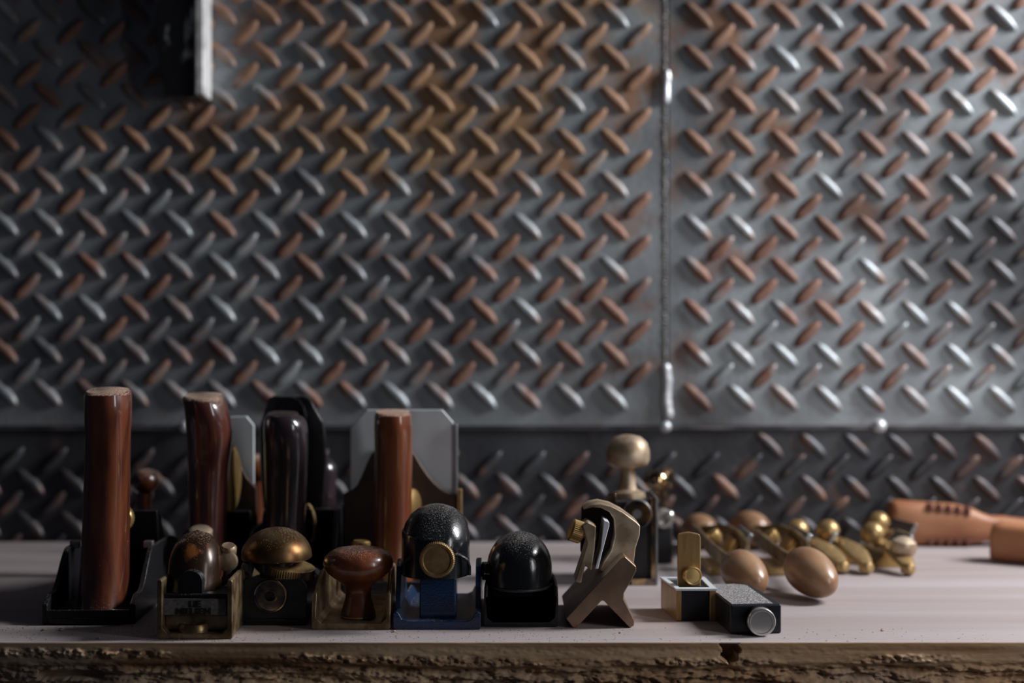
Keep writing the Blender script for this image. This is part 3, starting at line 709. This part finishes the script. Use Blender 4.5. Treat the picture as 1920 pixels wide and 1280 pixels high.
bm = N_(); c = Gp.inv @ at(1195, 963, .182); r = 26*.99/F
lathe(bm, c, (0,-1,0), [(r*.9,-.006),(r,-.005),(r,.001),(r*.93,.002),(r*.35,.002),(r*.33,-.002),(0,-.002)], 48); obj('clamp_washer', bm, M['steel_dark'], Gp.root, label='grey round clamp washer')
bm = N_(); lathe(bm, c+Vector((.0,-.0002,0)), (0,-1,0), [(r*1.0,-.004),(r*1.06,-.003),(r*1.06,.0),(r*1.0,.0008)], 48); obj('washer_rim', bm, M['steel'], Gp.root)
bm = N_(); box(bm, gx(1140), gx(1156), .0, .006, gz(965), gz(925)); obj('clip', bm, M['steel_dark'], Gp.root, bevel=.0008)

# G2
G2 = Tool('side_plane', 'small brass-knobbed plane with a bright steel collar, just right of the router plane', 'hand plane', (1240-960)*1.09/F, .285, 0)
def hx(px): return (G2.inv @ at(px, 900, .285)).x
def hz(py): return max(0, at(960, py, .285).z)
s2 = 1.093/F
bm = N_(); box(bm, hx(1224), hx(1262), 0, .05, 0, hz(985)); obj('plane_body', bm, M['iron_side'], G2.root, bevel=.002)
bm = N_(); lathe(bm, (hx(1233), .012, 0), (0,0,1), [(r_*s2, hz(p)) for r_, p in [(10,985),(9,950),(7.5,925),(9,921),(18,918),(24,910),(25,902),(22,891),(12,883),(0,882)]], 40); obj('brass_knob', bm, kb, G2.root)
bm = N_(); lathe(bm, (hx(1252), .028, 0), (0,0,1), [(r_*s2, hz(p)) for r_, p in [(5,985),(5,925),(20,920),(22,905),(20,890),(10,882),(0,881)]], 40); obj('steel_knob', bm, M['steel_dark'], G2.root)
bm = N_(); c = G2.inv @ at(1243, 972, .283); r = 19*s2
lathe(bm, c, (.1,-1,0), [(r*.9,-.004),(r,-.003),(r,.003),(r*.85,.0045),(r*.5,.0045),(r*.4,.001),(0,.001)], 40); obj('steel_collar', bm, M['chrome'], G2.root)
bm = N_(); lathe(bm, G2.inv @ at(1256, 965, .278), (.4,-1,.3), [(.003,-.004),(.0032,.001),(.002,.0022),(0,.0025)], 20); obj('set_screw', bm, M['chrome'], G2.root)

# H: brass and black guide
Hh = Tool('saw_guide', 'brass and black adjustable guide with an upright brass tongue and gritty top', 'guide', .1428, .024, R(5))
ytop = .0172
bm = N_(); prism(bm, [(-.0152,0),(.0152,0),(.0152,.070),(.006,.0725),(-.010,.0725),(-.0152,.066)], 0, ytop, 'z'); obj('black_body', bm, M['black_box'], Hh.root, bevel=.0012, seg=3)
bm = N_(); prism(bm, [(-.0142,.0012),(.0105,.0012),(.0105,.064),(.004,.069),(-.010,.069),(-.0142,.062)], ytop-.0002, ytop+.0004, 'z'); obj('grit_pad', bm, M['grit'], Hh.root)
bm = N_(); p = Hh.inv @ at(1428, 1166, .016); zc = .0089; ax = (-.05,-1,-.04)
lathe(bm, (p.x+.0005, .001, zc), ax, [(.0075,0),(.0082,.001),(.0082,.0065),(.0080,.0068)], 90, {1,2}); obj('knurled_sleeve', bm, M['black_box'], Hh.root)
bm = N_(); lathe(bm, (p.x+.0005, .001, zc), ax, [(.0080,.0066),(.0083,.0070),(.0083,.0092),(.0078,.0100),(.0068,.0100),(.0064,.0094),(.002,.0092),(0,.0092)], 64); obj('end_cap', bm, M['chrome'], Hh.root)
# brass block left of it
def HB(x, y): return Hh.inv @ Vector((x, y, 0))
bl = [(.1005,.062),(.1245,.062),(.1245,.100),(.0950,.103)]
def blk(name, poly, z0, z1, m, bev=.0006):
    bm = N_(); P = [HB(*q) for q in poly]; prism(bm, [(q.x, q.y) for q in P], z0, z1, 'z'); return obj(name, bm, m, Hh.root, bevel=bev)
blk('brass_block', [(.1012,.0625),(.1240,.0625),(.1235,.101),(.0962,.103)], 0, .0188, M['black_box'])
blk('brass_cheek', [(.1005,.0615),(.1038,.0615),(.0985,.1035),(.0953,.1035)], 0, .0188, M['brass_brushed'])
blk('brass_cheek', [(.1208,.0612),(.1250,.0612),(.1235,.1025),(.1200,.1025)], 0, .0188, M['brass_brushed'])
# steel top frame (a ring of four strips in one mesh)
bm = N_()
for poly in ([(.1003,.0610),(.1252,.0610),(.1250,.0665),(.0997,.0665)], [(.0955,.100),(.1238,.100),(.1236,.105),(.0950,.105)], [(.1000,.0665),(.1030,.0665),(.0985,.100),(.0955,.100)], [(.1215,.0665),(.1250,.0665),(.1238,.100),(.1205,.100)]):
    P = [HB(*q) for q in poly]; prism(bm, [(q.x, q.y) for q in P], .0188, .0200, 'z')
obj('steel_top_frame', bm, M['blade'], Hh.root)
a = at(1271, 1094, .078); b_ = at(1314, 998, .078)
cx_, hw_ = (a.x+b_.x)/2, (b_.x-a.x)/2
bm = N_(); out = [(-hw_,.016),(hw_,.016),(hw_,b_.z-.003),(hw_-.0008,b_.z-.0012),(hw_-.003,b_.z-.0006),(.0,b_.z+.0002),(-hw_+.003,b_.z-.0004),(-hw_+.0006,b_.z-.0010),(-hw_,b_.z-.002)]
pc = HB(cx_, .078); prism(bm, out, 0, .0034, 'y', mtx=Matrix.Translation((pc.x, pc.y, 0)) @ Matrix.Rotation(R(-3), 4, 'Z')); obj('brass_tongue', bm, M['brass_brushed'], Hh.root, bevel=.0005)
c = Hh.inv @ at(1296, 1079, .076); bm = N_(); screw_disc(bm, c+Vector((0,.0015,0)), (.12,-1,.02), .0060, .0050, 64, .10); obj('brass_screw', bm, M['brass'], Hh.root)

# ------------------------------------------------------------------ spokeshaves
def local(T_a, T_b):
    """centre, yaw and length from far end to near end"""
    d = T_b-T_a; return (T_a+T_b)/2, math.atan2(d.y, d.x), d.length
def egg(bm, c, ax, ln, r, n=36):
    prof = []
    for k in range(21):
        t = PI*k/20; x = -math.cos(t); rr = math.sin(t)**.85*(1-.16*x)
        prof.append((r*rr, x*ln/2))
    lathe(bm, c, ax, prof, n)
def spokeshave(far, near, label, r=.0140, ln=.046):
    fa, ne = Vector((far[0], far[1], 0)), Vector((near[0], near[1], 0)); c, yaw, L_ = local(fa, ne)
    t = thing('spokeshave', label, 'spokeshave', (c.x, c.y, 0), yaw, 'spokeshaves with wooden egg handles')
    h = L_/2
    for s in (-1, 1):
        bm = N_(); egg(bm, (s*h, .0, r+(.0018 if s > 0 else .0004)), (s, .24 if s > 0 else .25*s, -.20 if s > 0 else 0), ln, r); obj('egg_handle', bm, M['boxwood'], t)
    # brass frame: two bars joined at the ends by collars, open in the middle
    bm = N_(); k = h-ln/2+.004
    for sy in (-1, 1):
        pts = [(-k,0,.016),(-k*.8,sy*.007,.019),(-k*.5,sy*.013,.023),(0,sy*.014,.025),(k*.5,sy*.013,.023),(k*.8,sy*.007,.019),(k,0,.016)]
        rings = []
        for i, p in enumerate(pts): rings.append([Vector(p)+Vector(q) for q in ((0,-.0016,-.005),(0,.0016,-.005),(0,.0016,.005),(0,-.0016,.005))])
        loft(bm, rings)
    for s in (-1, 1): lathe(bm, (s*(k+.003), 0, .0158), (s,0,0), [(.0045,-.008),(.0062,-.005),(.0068,.0),(.0055,.004)], 24)
    obj('brass_frame', bm, M['frame_brass'], t, bevel=.0005)
    bm = N_(); box(bm, -.026, .026, -.0115, .0115, .0, .006); obj('sole', bm, M['brass_dusty'], t, bevel=.0015)
    bm = N_(); box(bm, -.024, .024, -.0018, .0018, .003, .034, Matrix.Translation((0,.004,0)) @ Matrix.Rotation(R(-28), 4, 'X')); obj('blade', bm, M['steel'], t, bevel=.0004)
    bm = N_(); box(bm, -.018, .018, -.0022, .0022, .006, .028, Matrix.Translation((0,-.002,0)) @ Matrix.Rotation(R(-28), 4, 'X')); obj('lever_cap', bm, M['brass'], t, bevel=.001)
    bm = N_(); lathe(bm, (0,-.001,.020), (0,-.6,.8), [(.004,0),(.0065,.004),(.0065,.009),(.005,.0105),(0,.011)], 40, {1,2}); obj('thumb_screw', bm, M['brass'], t)
    return t
def flat(px, py, z):
    d = (H-z)*F/(py-640); return ((px-960)*d/F, d+CAMY)
spokeshave((.1545, .372), flat(1398, 1076, .0158), 'spokeshave with a dark-shaded near egg handle, lying right behind the brass and black guide')
spokeshave((.1965, .374), flat(1523, 1078, .0158), 'spokeshave with the larger near egg handle, lying clear right of the brass and black guide', r=.0150, ln=.052)

def brass_shave(far, near, label, style=0):
    fa, ne = Vector((far[0], far[1], 0)), Vector((near[0], near[1], 0)); c, yaw, L_ = local(fa, ne)
    t = thing('brass_spokeshave', label, 'spokeshave', (c.x, c.y, 0), yaw, 'small all-brass spokeshaves heaped by the eggs')
    h = L_/2
    for s in (-1, 1):
        bm = N_(); rings = []
        for k in range(13):
            q = k/12; x = s*(.016+(h-.016)*q); wv = .004+.0045*math.sin(PI*min(1, q*1.05))**.8; z = .0165-.011*q+.002*math.sin(q*PI)
            if k == 12: wv = .0022
            rings.append(sering((x, 0, z), wv, .0028 if k < 12 else .0012, 2.4, 20, Vector((0,1,0)), Vector((0,0,1))))
        if s > 0: lathe(bm, (h-.004, 0, .0056), (0,0,1), [(.003,-.0045),(.0052,-.003),(.0055,.001),(.004,.0035),(0,.0045)], 24)
        loft(bm, rings); obj('leaf_handle', bm, M['brass_dusty'], t)
    bm = N_(); prism(bm, [(-.0120,0),(.0120,0),(.0120,.004),(.006,.010),(.006,.017),(-.006,.017),(-.006,.010),(-.0120,.004)], -.020, .020, 'x'); obj('shave_body', bm, M['brass'], t, bevel=.001)
    bm = N_(); box(bm, -.019, .019, -.0014, .0014, .010, .027, Matrix.Translation((0,.003,0)) @ Matrix.Rotation(R(-30), 4, 'X')); obj('blade', bm, M['steel'], t, bevel=.0004)
    bm = N_(); lathe(bm, (0.002,-.004,.0145), (.1,-.5,.86), [(.004,0),(.004,.005),(.0085,.007),(.0092,.011),(.0075,.016),(.004,.0185),(0,.019)], 36); obj('thumb_screw', bm, M['brass_dusty'], t)
    return t
brass_shave((.2185,.378), flat(1583, 1062, .006), 'all-brass spokeshave nearest the egg handles, mostly behind the larger egg')
brass_shave((.2500,.376), flat(1628, 1066, .005), 'middle of the three small all-brass spokeshaves')
q3 = brass_shave((.2830,.350), flat(1706, 1068, .005), 'rightmost all-brass spokeshave of the heap, with a pale round end knob, beside empty bench')
bm = N_(); lathe(bm, (.040, .0015, .0085), (.1,.1,1), [(.003,0),(.004,.004),(.0085,.006),(.0098,.010),(.0085,.0145),(.004,.0175),(0,.018)], 36); obj('end_knob', bm, M['tan_bronze'], q3, label='pale round brass knob')
brass_shave((.2985,.3935), (.3150,.318), 'all-brass spokeshave half hidden behind the right end of the heap, nearest the wall')

# ------------------------------------------------------------------ wooden handles at the right
J = Tool('grooved_handle', 'thick orange-red wooden handle with dark grooves lying against the wall', 'tool handle', (1770-960)*1.19/F, .388, R(-3))
bm = N_(); rows = [(1668,942,1016,.6),(1672,939,1020,.9),(1680,938,1022,1),(1720,940,1021,1),(1790,944,1020,1),(1822,952,1018,.95),(1838,960,1015,.85),(1856,966,1011,.75),(1880,966,1010,.75),(1900,969,1008,.7),(1930,972,1006,.7),(1990,972,1006,.7)]
rings = []
for px, pt, pb, kk in rows:
    a, b_ = J.L(px, pt, .388), J.L(px, pb, .388); cz = (a.z+b_.z)/2; hz_ = (a.z-b_.z)/2
    rings.append(sering((a.x, 0, max(cz, hz_)), hz_, .0145*kk, 3.2, 36, Vector((0,0,1)), Vector((0,1,0))))
loft(bm, rings); obj('handle_body', bm, M['handle'], J.root, smooth=60)
bm = N_()
for i, px in enumerate((1738,1755,1772,1789,1806)):
    for py, dz in ((943+i*1.6, 1), (1018, -1)):
        c = J.L(px, py, .388); box(bm, c.x-.0022, c.x+.0022, -.0146, -.006, (c.z-.006 if dz > 0 else max(c.z-.001, .0012)), (c.z+.001 if dz > 0 else c.z+.005))
obj('dark_grooves', bm, M['grip_dark'], J.root, bevel=.001)  # dark bars on the handle stand for its grooves
J2 = Tool('wooden_handle', 'short square-ended reddish wooden handle cut off by the right side of the picture', 'tool handle', (1890-960)*1.1/F, .300, R(-35))
bm = N_(); rings = []
for k, x in enumerate((0,.0015,.004,.010,.03,.06,.10)):
    f_ = (.80,.94,1,1,.97,.92,.9)[k]; rings.append(sering((x-.008, 0, .0156*f_+.0001+.0*k), .0155*f_, .0145*f_, 3.4, 40, Vector((0,0,1)), Vector((0,1,0))))
loft(bm, rings); obj('handle_body', bm, M['handle'], J2.root, smooth=60)

# ------------------------------------------------------------------ black post hanging at the top left
py_ = WY-.036
po = thing('steel_post', 'scuffed black steel post hanging in front of the wall at the top left', 'post', ((332-960)*(py_-CAMY)/F, py_, at(0,182,py_).z))
inv = Matrix.Translation(po.location).inverted()
bm = N_(); a = inv @ at(296, 182, py_); b_ = inv @ at(366, 182, py_)
prism(bm, [(a.x+.006,0),(b_.x,0),(b_.x,.34),(a.x-.002,.34),(a.x-.002,.05)], 0, .018, 'y'); obj('post_front', bm, M['post'], po, bevel=.001)
bm = N_(); box(bm, b_.x, b_.x+.0075, -.002, .030, .002, .34); obj('lit_flange', bm, M['post_lit_side'], po, bevel=.0015)  # right face of the painted post, coloured as if brightly lit
bm = N_(); box(bm, a.x+.008, b_.x, .018, .030, .001, .34); obj('post_back', bm, M['iron_side'], po)

# ------------------------------------------------------------------ shavings and sawdust
def shaving(px, py, sz, rot, lab):
    x, y = flat(px, py, 0); bm = N_(); n = 10; top = []; bot = []
    for k in range(n+1):
        t = k/n*PI*1.3; r_ = sz*(.5+.3*k/n)
        p = Vector((r_*math.cos(t), sz*.25*math.sin(k), sz*.30+.30*r_*math.sin(t)*.8))
        top.append(bm.verts.new(p)); bot.append(bm.verts.new(p+Vector((sz*.15, sz*.7, sz*.1))))
    for k in range(n): bm.faces.new([top[k], top[k+1], bot[k+1], bot[k]])
    zmin = min(v.co.z for v in bm.verts)
    for v in bm.verts: v.co.z -= zmin
    o = obj('wood_shaving', bm, M['shaving'], None, smooth=180); sm = o.modifiers.new('thick', 'SOLIDIFY'); sm.thickness = .00015; sm.offset = 1
    o.location = (x, y, .0001); o.rotation_euler = (0, 0, rot); o['label'] = lab; o['category'] = 'wood shaving'; o['group'] = 'shavings lying on the bench'
shaving(84, 1182, .0022, .5, 'pale curled shaving, leftmost on the bench near the front edge')
shaving(118, 1181, .0026, 1.9, 'brown curled shaving in front of the large plane\'s heel, darkest of the left ones')
shaving(186, 1197, .0020, 2.8, 'tiny pale shaving alone between the large plane and the bench edge')
shaving(549, 1181, .0018, 1.0, 'small curled shaving in front of the bronze-domed black plane')
shaving(740, 1184, .0020, 2.1, 'small shaving between the mushroom-knob plane and the blue plane')
shaving(1657, 1183, .0018, .3, 'single dark speck of shaving on the bare right part of the bench')
shaving(1165, 1187, .0014, .9, 'tiny shaving in front of the chamfer plane')
bm = N_()
for k in range(900):
    px = random.choice((random.uniform(0, 330), random.uniform(280, 460), random.uniform(440, 1200), random.uniform(0, 1900)))
    x, y = flat(px, random.uniform(1176, 1203) if px > 280 else random.uniform(1172, 1202), 0); s_ = random.uniform(.00015, .00045)
    m_ = Matrix.Translation((x, y, s_*.35)) @ Matrix.Rotation(random.uniform(0, PI), 4, 'Z')
    box(bm, -s_, s_, -s_*.5, s_*.5, -s_*.3, s_*.3, m_)
o = obj('sawdust', bm, M['shaving']); o['kind'] = 'stuff'; o['label'] = 'fine sawdust scattered along the front of the bench top'; o['category'] = 'sawdust'
